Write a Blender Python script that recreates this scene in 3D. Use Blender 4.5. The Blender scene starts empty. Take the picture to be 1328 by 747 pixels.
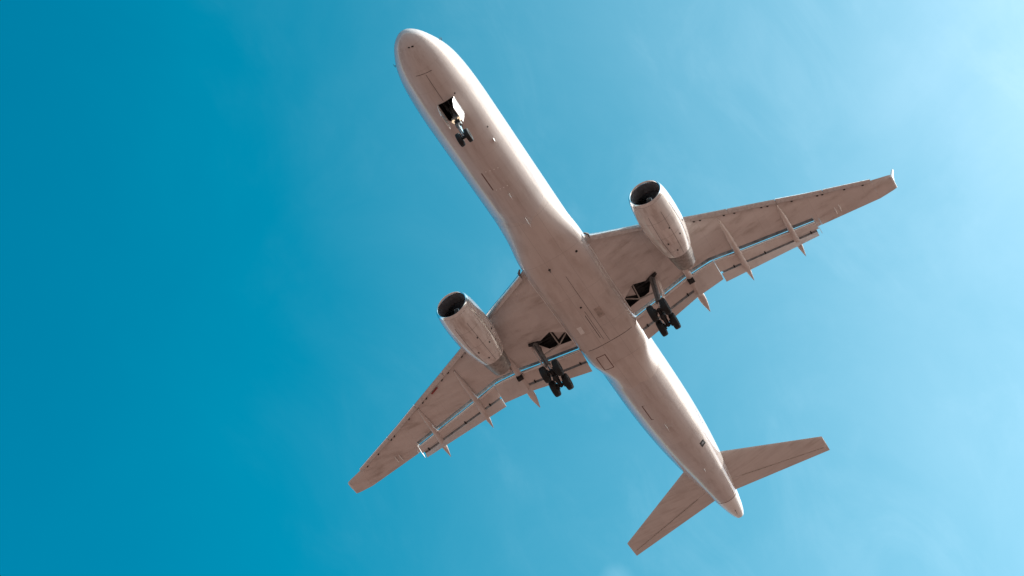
import bpy, bmesh, math, random
from mathutils import Vector, Matrix

random.seed(7)
scene = bpy.context.scene
COL = scene.collection
rad = math.radians

# ------------------------------------------------------------------ camera
# Aircraft space: metres, x aft of the nose, y to starboard, z up.
PITCH = rad(2.5)                                   # nose-up attitude on approach
CAM_A = Vector((-51.827, -11.921, -90.481))        # camera as seen from the aircraft
FWD_A = Vector((0.61166543, 0.13204166, 0.78001949))
RIGHT_A = Vector((0.46322122, -0.85905756, -0.2178215))
DOWN_A = Vector((0.64132013, 0.49455546, -0.58662031))
ROT = Matrix.Rotation(PITCH, 3, 'Y')
CAM_W = Vector((0, 0, 1.7))
ROOT_LOC = CAM_W - ROT @ CAM_A

cam_d = bpy.data.cameras.new('camera')
cam = bpy.data.objects.new('camera', cam_d)
COL.objects.link(cam)
m3 = Matrix((ROT @ RIGHT_A, -(ROT @ DOWN_A), -(ROT @ FWD_A))).transposed()
cam.matrix_world = Matrix.Translation(CAM_W) @ m3.to_4x4()
cam_d.sensor_width = 36
cam_d.lens = 36 * 2521.99 / 1328
cam_d.clip_start = 0.1
cam_d.clip_end = 100000
scene.camera = cam
scene.render.resolution_x, scene.render.resolution_y = 1024, 576

# ------------------------------------------------------------------ light
SUN = (ROT @ Vector((0.15, -0.80, 0.50))).normalized()
SUN_EL = math.asin(SUN.z)
SUN_ROT = math.atan2(SUN.x, SUN.y)

scene.view_settings.view_transform = 'Standard'
scene.view_settings.look = 'None'
scene.view_settings.exposure = 0.6
scene.view_settings.gamma = 1

world = bpy.data.worlds.new('World')
scene.world = world
world.use_nodes = True


class NT:
    """Small helper to wire nodes."""
    def __init__(self, tree):
        self.t = tree
        tree.nodes.clear()

    def n(self, kind, **kw):
        nd = self.t.nodes.new(kind)
        for k, v in kw.items():
            if k in ('inp', ):
                for i, val in v.items():
                    if isinstance(val, bpy.types.NodeSocket):
                        self.t.links.new(val, nd.inputs[i])
                    else:
                        nd.inputs[i].default_value = val
            else:
                setattr(nd, k, v)
        return nd

    def math(self, op, a, b=0.0, c=None, clamp=False):
        d = {0: a, 1: b}
        if c is not None:
            d[2] = c
        return self.n('ShaderNodeMath', operation=op, use_clamp=clamp, inp=d).outputs[0]

    def mix(self, f, a, b, blend='MIX'):
        nd = self.n('ShaderNodeMix', data_type='RGBA', blend_type=blend)
        for i, v in ((0, f), (6, a), (7, b)):
            if isinstance(v, bpy.types.NodeSocket):
                self.t.links.new(v, nd.inputs[i])
            else:
                nd.inputs[i].default_value = v if i == 0 else (tuple(v) + (1,))[:4]
        return nd.outputs[2]

    def ramp(self, v, lo, hi, a=0.0, b=1.0, smooth=True):
        nd = self.n('ShaderNodeMapRange', interpolation_type='SMOOTHSTEP' if smooth else 'LINEAR',
                    inp={0: v, 1: lo, 2: hi, 3: a, 4: b})
        return nd.outputs[0]


w = NT(world.node_tree)
out = w.n('ShaderNodeOutputWorld')
bg = w.n('ShaderNodeBackground', inp={1: 0.104})
w.t.links.new(bg.outputs[0], out.inputs[0])
sky = w.n('ShaderNodeTexSky', sky_type='NISHITA')
sky.sun_disc = False
sky.sun_elevation = SUN_EL
sky.sun_rotation = SUN_ROT
sky.air_density = 1.0
sky.dust_density = 0.6
sky.ozone_density = 1.5
geo = w.n('ShaderNodeTexCoord').outputs['Generated']
dot = w.n('ShaderNodeVectorMath', operation='DOT_PRODUCT', inp={0: geo, 1: tuple(SUN)}).outputs['Value']
zz = w.n('ShaderNodeSeparateXYZ', inp={0: geo}).outputs[2]
tint = w.mix(w.ramp(zz, 0.12, 0.55), (0.85, 0.92, 0.95), (0.0, 1.20, 1.20))      # deep teal overhead, neutral towards the horizon
base = w.mix(1.0, sky.outputs[0], tint, 'MULTIPLY')
# thin high veil of haze, thickening towards the sunny side, with faint cloud structure
nz = w.n('ShaderNodeTexNoise', inp={'Vector': geo, 'Scale': 7.3, 'Detail': 8.0, 'Roughness': 0.6, 'Distortion': 0.8}).outputs[0]
veil = w.n('ShaderNodeVectorMath', operation='DOT_PRODUCT', inp={0: geo, 1: (0.42479, -1.04978, -0.17994)}).outputs['Value']
veil = w.math('ADD', veil, 0.347)
veil = w.math('ADD', veil, w.math('MULTIPLY', w.math('SUBTRACT', nz, 0.5), 0.13))
veil = w.math('MINIMUM', w.math('MAXIMUM', veil, 0.0), 1.15)
u = w.math('MULTIPLY', veil, veil)
nf = w.n('ShaderNodeTexNoise', inp={'Vector': w.n('ShaderNodeMapping', inp={'Vector': geo, 'Rotation': (0.3, 0.5, 0.4), 'Scale': (1.0, 2.2, 1.4)}).outputs[0], 'Scale': 9.0, 'Detail': 9.0, 'Roughness': 0.62, 'Distortion': 0.6}).outputs[0]
u = w.math('ADD', u, w.math('MULTIPLY', w.math('MULTIPLY', w.ramp(nf, 0.46, 0.74), w.ramp(veil, 0.12, 0.45)), 0.042))
for dirn, c0, gain in (((0.6544, -0.1601, 0.739), 0.9935, 0.08), ((0.7531, 0.1587, 0.6384), 0.99988, 0.16)):      # two small wisps of cloud
    dd = w.n('ShaderNodeVectorMath', operation='DOT_PRODUCT', inp={0: geo, 1: dirn}).outputs['Value']
    n2 = w.n('ShaderNodeTexNoise', inp={'Vector': geo, 'Scale': 22.0, 'Detail': 6.0, 'Roughness': 0.6}).outputs[0]
    m_ = w.math('MULTIPLY', w.ramp(dd, c0, 1.0), w.math('MULTIPLY', w.ramp(n2, 0.3, 0.7, 0.6, 1.0), gain))
    u = w.math('ADD', u, m_)
k = 1 / 0.15
hr = w.math('MULTIPLY', w.math('POWER', w.math('MAXIMUM', w.math('SUBTRACT', u, 0.038), 0.0), 1.17), 1.13 * k)
hz = w.n('ShaderNodeCombineXYZ', inp={0: hr, 1: w.math('MULTIPLY', u, k), 2: w.math('MULTIPLY', u, 0.97 * k)}).outputs[0]
tot = w.n('ShaderNodeVectorMath', operation='ADD', inp={0: base, 1: hz}).outputs[0]
w.t.links.new(tot, bg.inputs[0])

sd = bpy.data.lights.new('sun', 'SUN')
sd.energy = 5.0
sd.angle = rad(0.5)
sd.color = (1.0, 0.95, 0.88)
sun = bpy.data.objects.new('sun', sd)
COL.objects.link(sun)
sun.rotation_euler = (-SUN).to_track_quat('-Z', 'Y').to_euler()


# ------------------------------------------------------------------ materials
def new_mat(name):
    m = bpy.data.materials.new(name)
    m.use_nodes = True
    nt = NT(m.node_tree)
    o = nt.n('ShaderNodeOutputMaterial')
    p = nt.n('ShaderNodeBsdfPrincipled')
    nt.t.links.new(p.outputs[0], o.inputs[0])
    return m, nt, p


def setp(nt, p, **kw):
    names = {'color': 'Base Color', 'rough': 'Roughness', 'metal': 'Metallic', 'coat': 'Coat Weight',
             'coat_rough': 'Coat Roughness', 'spec': 'Specular IOR Level', 'emit': 'Emission Color', 'emit_s': 'Emission Strength',
             'normal': 'Normal'}
    for k, v in kw.items():
        s = p.inputs[names[k]]
        if isinstance(v, bpy.types.NodeSocket):
            nt.t.links.new(v, s)
        else:
            s.default_value = tuple(v) + (1,) if isinstance(v, (tuple, list)) and len(v) == 3 else v


def paint(name, base, grime, streak=(0.25, 2.2, 2.2), grime_amt=0.55, rough=0.32, coat=0.4, lines_x=0.0, lines_y=0.0, spec=0.5, line_dark=0.7, sweep=0.0, patch=(1.32, 0.9, 0.07)):
    """Weathered aircraft paint: stretched streaks of grime, blotches and faint panel joints."""
    m, nt, p = new_mat(name)
    co = nt.n('ShaderNodeTexCoord').outputs['Object']
    sv = nt.n('ShaderNodeMapping', inp={'Vector': co, 'Scale': streak, 'Rotation': (0, 0, sweep)}).outputs[0]
    n1 = nt.n('ShaderNodeTexNoise', inp={'Vector': sv, 'Scale': 1.6, 'Detail': 6.0, 'Roughness': 0.62}).outputs[0]
    n2 = nt.n('ShaderNodeTexNoise', inp={'Vector': co, 'Scale': 0.55, 'Detail': 4.0, 'Roughness': 0.55}).outputs[0]
    n3 = nt.n('ShaderNodeTexNoise', inp={'Vector': co, 'Scale': 9.0, 'Detail': 4.0, 'Roughness': 0.7}).outputs[0]
    f = nt.ramp(n1, 0.42, 0.72)
    f = nt.math('MULTIPLY', f, nt.ramp(n2, 0.33, 0.68, 0.35, 1.0))
    f = nt.math('MULTIPLY_ADD', nt.ramp(n3, 0.5, 0.75), 0.15, f)
    f = nt.math('MULTIPLY', f, grime_amt, clamp=True)
    c = nt.mix(f, base, grime)
    sep = nt.n('ShaderNodeSeparateXYZ', inp={0: co})
    cell = nt.n('ShaderNodeCombineXYZ', inp={0: nt.math('FLOOR', nt.math('DIVIDE', sep.outputs[0], patch[0])), 1: nt.math('FLOOR', nt.math('DIVIDE', sep.outputs[1], patch[1]))}).outputs[0]
    wn = nt.n('ShaderNodeTexWhiteNoise', noise_dimensions='3D', inp={'Vector': cell}).outputs[0]
    tone = nt.math('MULTIPLY_ADD', wn, patch[2], 1.0 - patch[2] * 0.6)
    c = nt.n('ShaderNodeVectorMath', operation='SCALE', inp={0: c, 'Scale': tone}).outputs[0]
    ln = None
    for ax, per in ((0, lines_x), (1, lines_y)):
        if per:
            fr = nt.math('FRACT', nt.math('DIVIDE', sep.outputs[ax], per))
            d = nt.math('ABSOLUTE', nt.math('SUBTRACT', fr, 0.5))
            l = nt.math('LESS_THAN', d, 0.011 / per)
            ln = l if ln is None else nt.math('MAXIMUM', ln, l)
    if ln is not None:
        c = nt.mix(nt.math('MULTIPLY', ln, 1 - line_dark), c, tuple(x * 0.25 for x in base))
    r = nt.math('MULTIPLY_ADD', f, 0.25, rough)
    b = nt.n('ShaderNodeTexNoise', inp={'Vector': co, 'Scale': 1.3, 'Detail': 3.0})
    bump = nt.n('ShaderNodeBump', inp={'Strength': 0.12, 'Distance': 0.02, 'Height': b.outputs[0]}).outputs[0]
    setp(nt, p, color=c, rough=r, coat=coat, coat_rough=0.08, spec=spec, normal=bump)
    return m


def plain(name, color, rough=0.5, metal=0.0, var=0.25, scale=6.0, coat=0.0, spec=0.5):
    m, nt, p = new_mat(name)
    co = nt.n('ShaderNodeTexCoord').outputs['Object']
    n1 = nt.n('ShaderNodeTexNoise', inp={'Vector': co, 'Scale': scale, 'Detail': 5.0, 'Roughness': 0.6}).outputs[0]
    c = nt.mix(nt.ramp(n1, 0.3, 0.7), tuple(x * (1 - var) for x in color), tuple(min(1, x * (1 + var * 0.6)) for x in color))
    setp(nt, p, color=c, rough=nt.math('MULTIPLY_ADD', n1, 0.15, rough - 0.07), metal=metal, coat=coat, spec=spec)
    return m


M = {}
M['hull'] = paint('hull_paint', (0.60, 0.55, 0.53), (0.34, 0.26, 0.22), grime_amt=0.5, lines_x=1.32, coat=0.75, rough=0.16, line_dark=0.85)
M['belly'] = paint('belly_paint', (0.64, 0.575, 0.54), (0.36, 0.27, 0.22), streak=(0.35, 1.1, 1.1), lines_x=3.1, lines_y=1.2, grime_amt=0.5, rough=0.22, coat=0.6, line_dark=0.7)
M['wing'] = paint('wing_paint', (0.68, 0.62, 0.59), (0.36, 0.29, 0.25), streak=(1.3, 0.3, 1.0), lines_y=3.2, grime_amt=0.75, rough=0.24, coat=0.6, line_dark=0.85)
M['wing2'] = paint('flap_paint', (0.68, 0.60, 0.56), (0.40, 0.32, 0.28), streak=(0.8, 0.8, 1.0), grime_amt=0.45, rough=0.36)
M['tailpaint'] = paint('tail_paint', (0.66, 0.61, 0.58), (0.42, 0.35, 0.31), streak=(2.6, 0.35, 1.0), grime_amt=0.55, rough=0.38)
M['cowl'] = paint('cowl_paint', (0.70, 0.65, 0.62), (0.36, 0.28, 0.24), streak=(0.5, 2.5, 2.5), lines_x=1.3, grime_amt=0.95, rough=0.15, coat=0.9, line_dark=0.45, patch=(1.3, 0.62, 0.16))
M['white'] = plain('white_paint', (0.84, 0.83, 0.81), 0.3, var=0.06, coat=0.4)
M['metal'] = plain('polished_metal', (0.78, 0.77, 0.76), 0.2, 1.0, var=0.12)
M['slat'] = plain('slat_metal', (0.66, 0.65, 0.64), 0.30, 0.85, var=0.15)
M['nozzle'] = plain('nozzle_metal', (0.36, 0.33, 0.31), 0.42, 0.8, var=0.3)
M['well'] = plain('wheel_well', (0.014, 0.014, 0.014), 0.7, var=0.5, scale=4)  # near-black lining; shade of the recess is put into the colour
M['cove'] = plain('flap_cove_shade', (0.24, 0.245, 0.25), 0.6, var=0.4, scale=3)  # grey darker than the wing paint, with the gap's shade in it
M['tyre'] = plain('tyre_rubber', (0.008, 0.009, 0.010), 0.75, var=0.3, scale=14)
M['rim'] = plain('wheel_rim', (0.12, 0.12, 0.125), 0.45, 0.6, var=0.3)
M['gear'] = plain('gear_grey', (0.17, 0.17, 0.17), 0.4, 0.2, var=0.25)
M['geardark'] = plain('gear_dark', (0.022, 0.022, 0.024), 0.5, 0.3, var=0.4)
M['chrome'] = plain('chrome_piston', (0.8, 0.8, 0.8), 0.12, 1.0, var=0.05)
M['liner'] = plain('inlet_liner', (0.27, 0.275, 0.29), 0.45, 0.4, var=0.25, scale=5)
M['fan'] = plain('fan_blades', (0.14, 0.15, 0.17), 0.35, 0.8, var=0.3)
M['black'] = plain('black_mark', (0.02, 0.02, 0.02), 0.6, var=0.2)
M['line'] = plain('hatch_line', (0.15, 0.07, 0.055), 0.6, var=0.2)
M['red'] = plain('red_mark', (0.30, 0.02, 0.02), 0.5, var=0.2)
M['greymark'] = plain('grey_mark', (0.27, 0.27, 0.29), 0.5, var=0.1)
M['panel'] = plain('panel_grey', (0.44, 0.37, 0.33), 0.5, var=0.3, scale=5)
M['brace'] = plain('brace_paint', (0.42, 0.39, 0.36), 0.45, var=0.15)


def spinner_mat():
    m, nt, p = new_mat('spinner_swirl')
    setp(nt, p, color=(0.03, 0.03, 0.03), rough=0.4)
    return m


M['spinner'] = spinner_mat()
m, nt, p = new_mat('landing_lamp')
setp(nt, p, color=(0.9, 0.85, 0.75), rough=0.15, emit=(1.0, 0.72, 0.42), emit_s=0.5)
M['lamp'] = m

# ground
m, nt, p = new_mat('dry_earth')
co = nt.n('ShaderNodeTexCoord').outputs['Object']
a1 = nt.n('ShaderNodeTexNoise', inp={'Vector': co, 'Scale': 0.012, 'Detail': 8.0, 'Roughness': 0.6}).outputs[0]
a2 = nt.n('ShaderNodeTexNoise', inp={'Vector': co, 'Scale': 0.6, 'Detail': 6.0, 'Roughness': 0.7}).outputs[0]
c = nt.mix(nt.ramp(a1, 0.35, 0.65), (0.210, 0.116, 0.092), (0.180, 0.105, 0.085))
c = nt.mix(nt.math('MULTIPLY', nt.ramp(a2, 0.45, 0.75), 0.4), c, (0.10, 0.066, 0.046))
setp(nt, p, color=c, rough=0.95, spec=0.1)
M['earth'] = m


# ------------------------------------------------------------------ mesh helpers
def link(name, bm, mats, parent=None, smooth=True, angle=38, recalc=True):
    if recalc:
        bmesh.ops.recalc_face_normals(bm, faces=bm.faces[:])
    me = bpy.data.meshes.new(name)
    bm.to_mesh(me)
    bm.free()
    if smooth:
        for pl in me.polygons:
            pl.use_smooth = True
        me.set_sharp_from_angle(angle=rad(angle))
    for mt in (mats if isinstance(mats, (list, tuple)) else [mats]):
        me.materials.append(M[mt])
    o = bpy.data.objects.new(name, me)
    COL.objects.link(o)
    if parent is not None:
        o.parent = parent
    return o


def loft(bm, rings, close=True, cap=True, mat=0):
    """Rings of equal vertex count joined into a skin."""
    vs = [[bm.verts.new(q) for q in r] for r in rings]
    n = len(vs[0])
    fs = []
    for a, b in zip(vs, vs[1:]):
        for i in range(n if close else n - 1):
            j = (i + 1) % n
            fs.append(bm.faces.new((a[i], a[j], b[j], b[i])))
    if cap:
        fs.append(bm.faces.new(vs[0][::-1]))
        fs.append(bm.faces.new(vs[-1]))
    for f in fs:
        f.material_index = mat
    return vs


def box(bm, c, d, mat=0, rot=None):
    hx, hy, hz = (q / 2 for q in d)
    vs = []
    for sx in (-1, 1):
        for sy in (-1, 1):
            for sz in (-1, 1):
                q = Vector((sx * hx, sy * hy, sz * hz))
                if rot is not None:
                    q = rot @ q
                vs.append(bm.verts.new(q + Vector(c)))
    for idx in ((0, 1, 3, 2), (4, 6, 7, 5), (0, 4, 5, 1), (2, 3, 7, 6), (0, 2, 6, 4), (1, 5, 7, 3)):
        bm.faces.new([vs[i] for i in idx]).material_index = mat


def tube(bm, pts, rs, n=14, mat=0):
    pts = [Vector(q) for q in pts]
    if not isinstance(rs, (list, tuple)):
        rs = [rs] * len(pts)
    rings = []
    prev = None
    for i, q in enumerate(pts):
        t = (pts[min(i + 1, len(pts) - 1)] - pts[max(i - 1, 0)]).normalized()
        u = t.orthogonal().normalized() if prev is None else (prev - t * prev.dot(t)).normalized()
        prev = u
        v = t.cross(u)
        rings.append([q + (u * math.cos(k * 2 * math.pi / n) + v * math.sin(k * 2 * math.pi / n)) * rs[i] for k in range(n)])
    loft(bm, rings, mat=mat)


def lathe(bm, prof, n=48, axis='x', c=(0, 0, 0), mats=None, cap=False):
    """Revolve (a, r) pairs about an axis through c."""
    rings = []
    for a, r in prof:
        ring = []
        for k in range(n):
            t = 2 * math.pi * k / n
            if axis == 'x':
                ring.append((c[0] + a, c[1] + r * math.cos(t), c[2] + r * math.sin(t)))
            else:
                ring.append((c[0] + r * math.cos(t), c[1] + a, c[2] + r * math.sin(t)))
        rings.append(ring)
    vs = [[bm.verts.new(q) for q in r] for r in rings]
    for i, (a, b) in enumerate(zip(vs, vs[1:])):
        for k in range(n):
            f = bm.faces.new((a[k], a[(k + 1) % n], b[(k + 1) % n], b[k]))
            if mats:
                f.material_index = mats[i]
    if cap:
        bm.faces.new(vs[0][::-1]).material_index = mats[0] if mats else 0
        bm.faces.new(vs[-1]).material_index = mats[-1] if mats else 0
    return vs


def pchip(xs, ys):
    n = len(xs)
    h = [xs[i + 1] - xs[i] for i in range(n - 1)]
    d = [(ys[i + 1] - ys[i]) / h[i] for i in range(n - 1)]
    s = [0.0] * n
    for i in range(1, n - 1):
        if d[i - 1] * d[i] > 0:
            w1, w2 = 2 * h[i] + h[i - 1], h[i] + 2 * h[i - 1]
            s[i] = (w1 + w2) / (w1 / d[i - 1] + w2 / d[i])
    s[0], s[-1] = d[0], d[-1]

    def f(x):
        x = min(max(x, xs[0]), xs[-1])
        i = 0
        while i < n - 2 and x > xs[i + 1]:
            i += 1
        t = (x - xs[i]) / h[i]
        a, b = ys[i], ys[i + 1]
        return (a * (1 + 2 * t) * (1 - t) ** 2 + h[i] * s[i] * t * (1 - t) ** 2
                + b * t * t * (3 - 2 * t) + h[i] * s[i + 1] * t * t * (t - 1))
    return f


def lin(xs, ys):
    def f(x):
        if x <= xs[0]:
            return ys[0]
        for i in range(len(xs) - 1):
            if x <= xs[i + 1]:
                t = (x - xs[i]) / (xs[i + 1] - xs[i])
                return ys[i] * (1 - t) + ys[i + 1] * t
        return ys[-1]
    return f


def cut(obj, cutter_bm, mat):
    """Recess: subtract a closed volume; the new faces keep the cutter's material."""
    bmesh.ops.recalc_face_normals(cutter_bm, faces=cutter_bm.faces[:])
    me = bpy.data.meshes.new('recess')
    cutter_bm.to_mesh(me)
    cutter_bm.free()
    me.materials.append(M[mat])
    c = bpy.data.objects.new('recess', me)
    COL.objects.link(c)
    md = obj.modifiers.new('recess', 'BOOLEAN')
    md.operation = 'DIFFERENCE'
    md.object = c
    md.solver = 'EXACT'
    md.material_mode = 'TRANSFER'
    c.matrix_world = Matrix.Identity(4)
    par = obj.parent
    obj.parent = None
    bpy.context.view_layer.update()
    dg = bpy.context.evaluated_depsgraph_get()
    new = bpy.data.meshes.new_from_object(obj.evaluated_get(dg), depsgraph=dg)
    obj.modifiers.clear()
    obj.data = new
    obj.parent = par
    new.name = obj.name
    new.set_sharp_from_angle(angle=rad(38))
    bpy.data.objects.remove(c)
    bpy.data.meshes.remove(me)


def prism(bm, poly, z0, z1):
    a = [bm.verts.new((x, y, z0)) for x, y in poly]
    b = [bm.verts.new((x, y, z1)) for x, y in poly]
    n = len(poly)
    bm.faces.new(a[::-1])
    bm.faces.new(b)
    for i in range(n):
        bm.faces.new((a[i], a[(i + 1) % n], b[(i + 1) % n], b[i]))


# ------------------------------------------------------------------ ground
bm = bmesh.new()
S = 30000
gv = [bm.verts.new(q) for q in ((-S, -S, 0), (S, -S, 0), (S, S, 0), (-S, S, 0))]
bm.faces.new(gv)
g = link('ground', bm, 'earth', smooth=False)
g['kind'] = 'structure'

# ------------------------------------------------------------------ the airliner
root = bpy.data.objects.new('airliner', None)
COL.objects.link(root)
root.location = ROOT_LOC
root.rotation_euler = (0, PITCH, 0)
root['label'] = 'white twin-engine jet airliner flying overhead with landing gear and flaps down'
root['category'] = 'airplane'

# --- fuselage
X_N = [0, .1, .5, 1, 2, 3, 4, 5, 6.5, 8]
sq = lambda v: [math.sqrt(q) for q in v]
fw_n = pchip(sq(X_N), [0, .35, .80, 1.09, 1.47, 1.68, 1.79, 1.85, 1.88, 1.88])
ft_n = pchip(sq(X_N), [-.5, -.24, .04, .32, .95, 1.55, 1.85, 1.96, 2.0, 2.0])
fb_n = pchip(sq(X_N), [-.5, -.78, -1.13, -1.37, -1.68, -1.86, -1.95, -2.0, -2.01, -2.01])
X_T = [30, 31, 33, 36, 39, 42, 44, 45.6, 46.8, 47.2]
fw_t = pchip(X_T, [1.88, 1.88, 1.86, 1.75, 1.53, 1.20, .93, .69, .44, .30])
ft_t = pchip(X_T, [2.0, 2.0, 2.0, 2.0, 2.0, 1.96, 1.9, 1.80, 1.62, 1.52])
fb_t = pchip(X_T, [-2.01, -2.0, -1.86, -1.42, -.83, -.12, .30, .62, .88, 1.0])


def fus(x):
    if x < 8:
        q = math.sqrt(max(x, 0))
        w_, t_, b_ = fw_n(q), ft_n(q), fb_n(q)
    elif x > 30:
        w_, t_, b_ = fw_t(x), ft_t(x), fb_t(x)
    else:
        w_, t_, b_ = 1.88, 2.0, -2.01
    z0 = b_ + (t_ - b_) * 0.495
    return w_, t_, b_, z0


def fus_ring(x, n=72, grow=0.0):
    w_, t_, b_, z0 = fus(x)
    r = []
    for k in range(n):
        a = 2 * math.pi * k / n
        cy, cz = math.sin(a), -math.cos(a)
        hz_ = (z0 - b_) if cz < 0 else (t_ - z0)
        r.append((x, cy * (w_ + grow), z0 + cz * (hz_ + grow)))
    return r


def fus_z(x, y):
    w_, t_, b_, z0 = fus(x)
    return z0 - (z0 - b_) * math.sqrt(max(0.0, 1 - (y / w_) ** 2))


TAIL_X = 44.58
xs = [0.004, .02, .05, .1, .18, .3, .45, .65, .9, 1.2, 1.6, 2.0, 2.5, 3, 3.5, 4, 4.6, 5.3, 6, 7, 8] + \
     [9 + i for i in range(21)] + [30 + .6 * i for i in range(24)] + [44.3] + [TAIL_X]
bm = bmesh.new()
loft(bm, [fus_ring(x) for x in xs])
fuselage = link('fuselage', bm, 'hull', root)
# nose gear bay
bm = bmesh.new()
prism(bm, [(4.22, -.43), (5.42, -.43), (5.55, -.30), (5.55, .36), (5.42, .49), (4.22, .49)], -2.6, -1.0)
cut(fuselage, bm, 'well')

# tail cone (auxiliary power unit fairing)
bm = bmesh.new()
loft(bm, [fus_ring(TAIL_X + .07, grow=-.03), fus_ring(TAIL_X + .09)] + [fus_ring(x) for x in (45.2, 45.8, 46.2, 46.6, 46.9, 47.1, 47.2)])
tc = link('tail_cone', bm, 'white', root)
bm_seam = bmesh.new()
loft(bm_seam, [fus_ring(TAIL_X - .02, grow=-.012), fus_ring(TAIL_X + .10, grow=-.02)])
link('cone_seam', bm_seam, 'line', root)
tc['label'] = 'pale pointed tail cone'
bm = bmesh.new()
lathe(bm, [(0, .19), (.10, .185), (.10, .15), (-.3, .14)], n=24, c=(47.15, 0, 1.315))
link('exhaust_pipe', bm, 'geardark', tc)
# tail skid and drain below the cone
bm = bmesh.new()
loft(bm, [[(45.9, -.012, .80), (46.05, -.012, .80), (46.05, .012, .80), (45.9, .012, .80)],
          [(46.1, -.01, .45), (46.18, -.01, .45), (46.18, .01, .45), (46.1, .01, .45)]])
link('drain_mast', bm, 'geardark', root)

# --- belly fairing
bx = [12, 15, 17, 18.3, 20, 24, 25.8, 27.5, 29, 30]
bw = pchip(bx, [1.88, 1.93, 2.10, 2.10, 2.04, 2.02, 1.98, 1.72, 1.35, 1.0])
bb = pchip(bx, [-2.06, -2.14, -2.2, -2.25, -2.28, -2.28, -2.26, -2.2, -2.12, -2.05])
bs = pchip(bx, [-.9, -.95, -1.0, -1.05, -1.1, -1.1, -1.1, -1.1, -1.1, -1.1])


def sstep(a, b, x):
    t = min(1, max(0, (x - a) / (b - a)))
    return t * t * (3 - 2 * t)


def belly_w(x):
    return sstep(13.0, 17.8, x) * (1 - sstep(25.8, 30.0, x))


def belly_pt(x, a):
    """Fairing skin: the hull's own curve eased into a squarer, deeper section."""
    w_, t_, b_, z0 = fus(x)
    k = belly_w(x)
    cy, sy = math.cos(a), math.sin(a)
    fy, fz = cy * (w_ - .02), z0 - (z0 - b_ - .02) * sy
    by = math.copysign(abs(cy) ** .60, cy) * bw(x)
    bz = bs(x) + (bb(x) - bs(x)) * max(0, sy) ** .60 if sy > 0 else bs(x)
    return fy + (by - fy) * k, fz + (bz - fz) * k + (.018 * (1 - k) if k < .02 else 0)


def belly_ring(x, n=48):
    r = []
    for i in range(n + 1):
        y, z = belly_pt(x, math.pi * i / n)
        r.append((x, y, z))
    r.append((x, -1.5, -.3))
    r.append((x, 1.5, -.3))
    return r


bm = bmesh.new()
loft(bm, [belly_ring(12.2 + (30.0 - 12.2) * i / 84) for i in range(85)])
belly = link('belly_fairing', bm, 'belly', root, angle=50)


def bel_z(x, y):
    """Lowest skin of fuselage or belly fairing at a point."""
    z = fus_z(x, y)
    if 12.2 < x < 30:
        lo, hi = 0.0, math.pi
        for _ in range(40):
            m_ = (lo + hi) / 2
            if belly_pt(x, m_)[0] > y:
                lo = m_
            else:
                hi = m_
        z = min(z, belly_pt(x, lo)[1])
    return z


def strip(name, pts, width, mat, parent, proud=.006, closed=False):
    """A painted line that follows the belly skin."""
    bm = bmesh.new()
    P = [Vector((q[0], q[1], 0)) for q in pts]
    if closed:
        P.append(P[0].copy())
    dense = []
    for a, b in zip(P, P[1:]):
        k = max(1, int((b - a).length / .12))
        dense.append([a.lerp(b, i / k) for i in range(k + 1)])
    for seg in dense:
        t = (seg[-1] - seg[0]).normalized()
        nrm = Vector((-t.y, t.x, 0)) * width / 2
        rings = []
        for q in seg:
            l, r = q - nrm, q + nrm
            zl, zr = bel_z(l.x, l.y), bel_z(r.x, r.y)
            rings.append([(l.x, l.y, zl - proud), (r.x, r.y, zr - proud), (r.x, r.y, zr + .02), (l.x, l.y, zl + .02)])
        loft(bm, rings)
    return link(name, bm, mat, parent, smooth=False)


def rectp(x0, y0, x1, y1):
    return [(x0, y0), (x1, y0), (x1, y1), (x0, y1)]


# doors and hatches marked on the underside
o = strip('hatch_outline', rectp(25.35, .78, 26.65, 1.36), .05, 'line', root, closed=True)
o['label'] = 'dark red rectangular hatch outline'
strip('hatch_line', [(9.55, .69), (10.95, .69)], .06, 'line', root)
strip('hatch_line', [(31.0, .80), (32.5, .80)], .05, 'line', root)
strip('hatch_line', [(31.0, .80), (31.0, .66)], .03, 'line', root)
strip('hatch_line', [(32.5, .80), (32.5, .66)], .03, 'line', root)
strip('door_seam', [(2.25, -.28), (2.15, .62)], .02, 'geardark', root)
strip('door_seam', [(2.3, .12), (4.15, .12)], .018, 'geardark', root)
strip('door_seam', [(24.6, -1.5), (24.6, 1.5)], .03, 'geardark', root)
strip('door_seam', [(18.6, .03), (24.5, .03)], .018, 'geardark', root)
strip('door_seam', [(21.9, .42), (24.0, .42)], .03, 'geardark', root)
strip('door_seam', [(21.6, .30), (24.2, .30)], .018, 'geardark', root)


def disc_on_belly(name, x, y, r, mat, n=16, proud=.007, parent=root, sx=1.0, sy=1.0):
    bm = bmesh.new()
    lo, hi = [], []
    for k in range(n):
        a = 2 * math.pi * k / n
        px, py = x + r * sx * math.cos(a), y + r * sy * math.sin(a)
        lo.append((px, py, bel_z(px, py) - proud))
        hi.append((px, py, bel_z(px, py) + .02))
    loft(bm, [lo, hi])
    return link(name, bm, mat, parent, smooth=False)


def plate_on_belly(name, x0, y0, x1, y1, mat, proud=.007, parent=root):
    bm = bmesh.new()
    n = 6
    rings = []
    for i in range(n + 1):
        x = x0 + (x1 - x0) * i / n
        row = [(x, y0 + (y1 - y0) * j / 6, bel_z(x, y0 + (y1 - y0) * j / 6) - proud) for j in range(7)]
        row += [(x, y1, bel_z(x, y1) + .02), (x, y0, bel_z(x, y0) + .02)]
        rings.append(row)
    loft(bm, rings)
    return link(name, bm, mat, parent, smooth=False)


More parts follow.
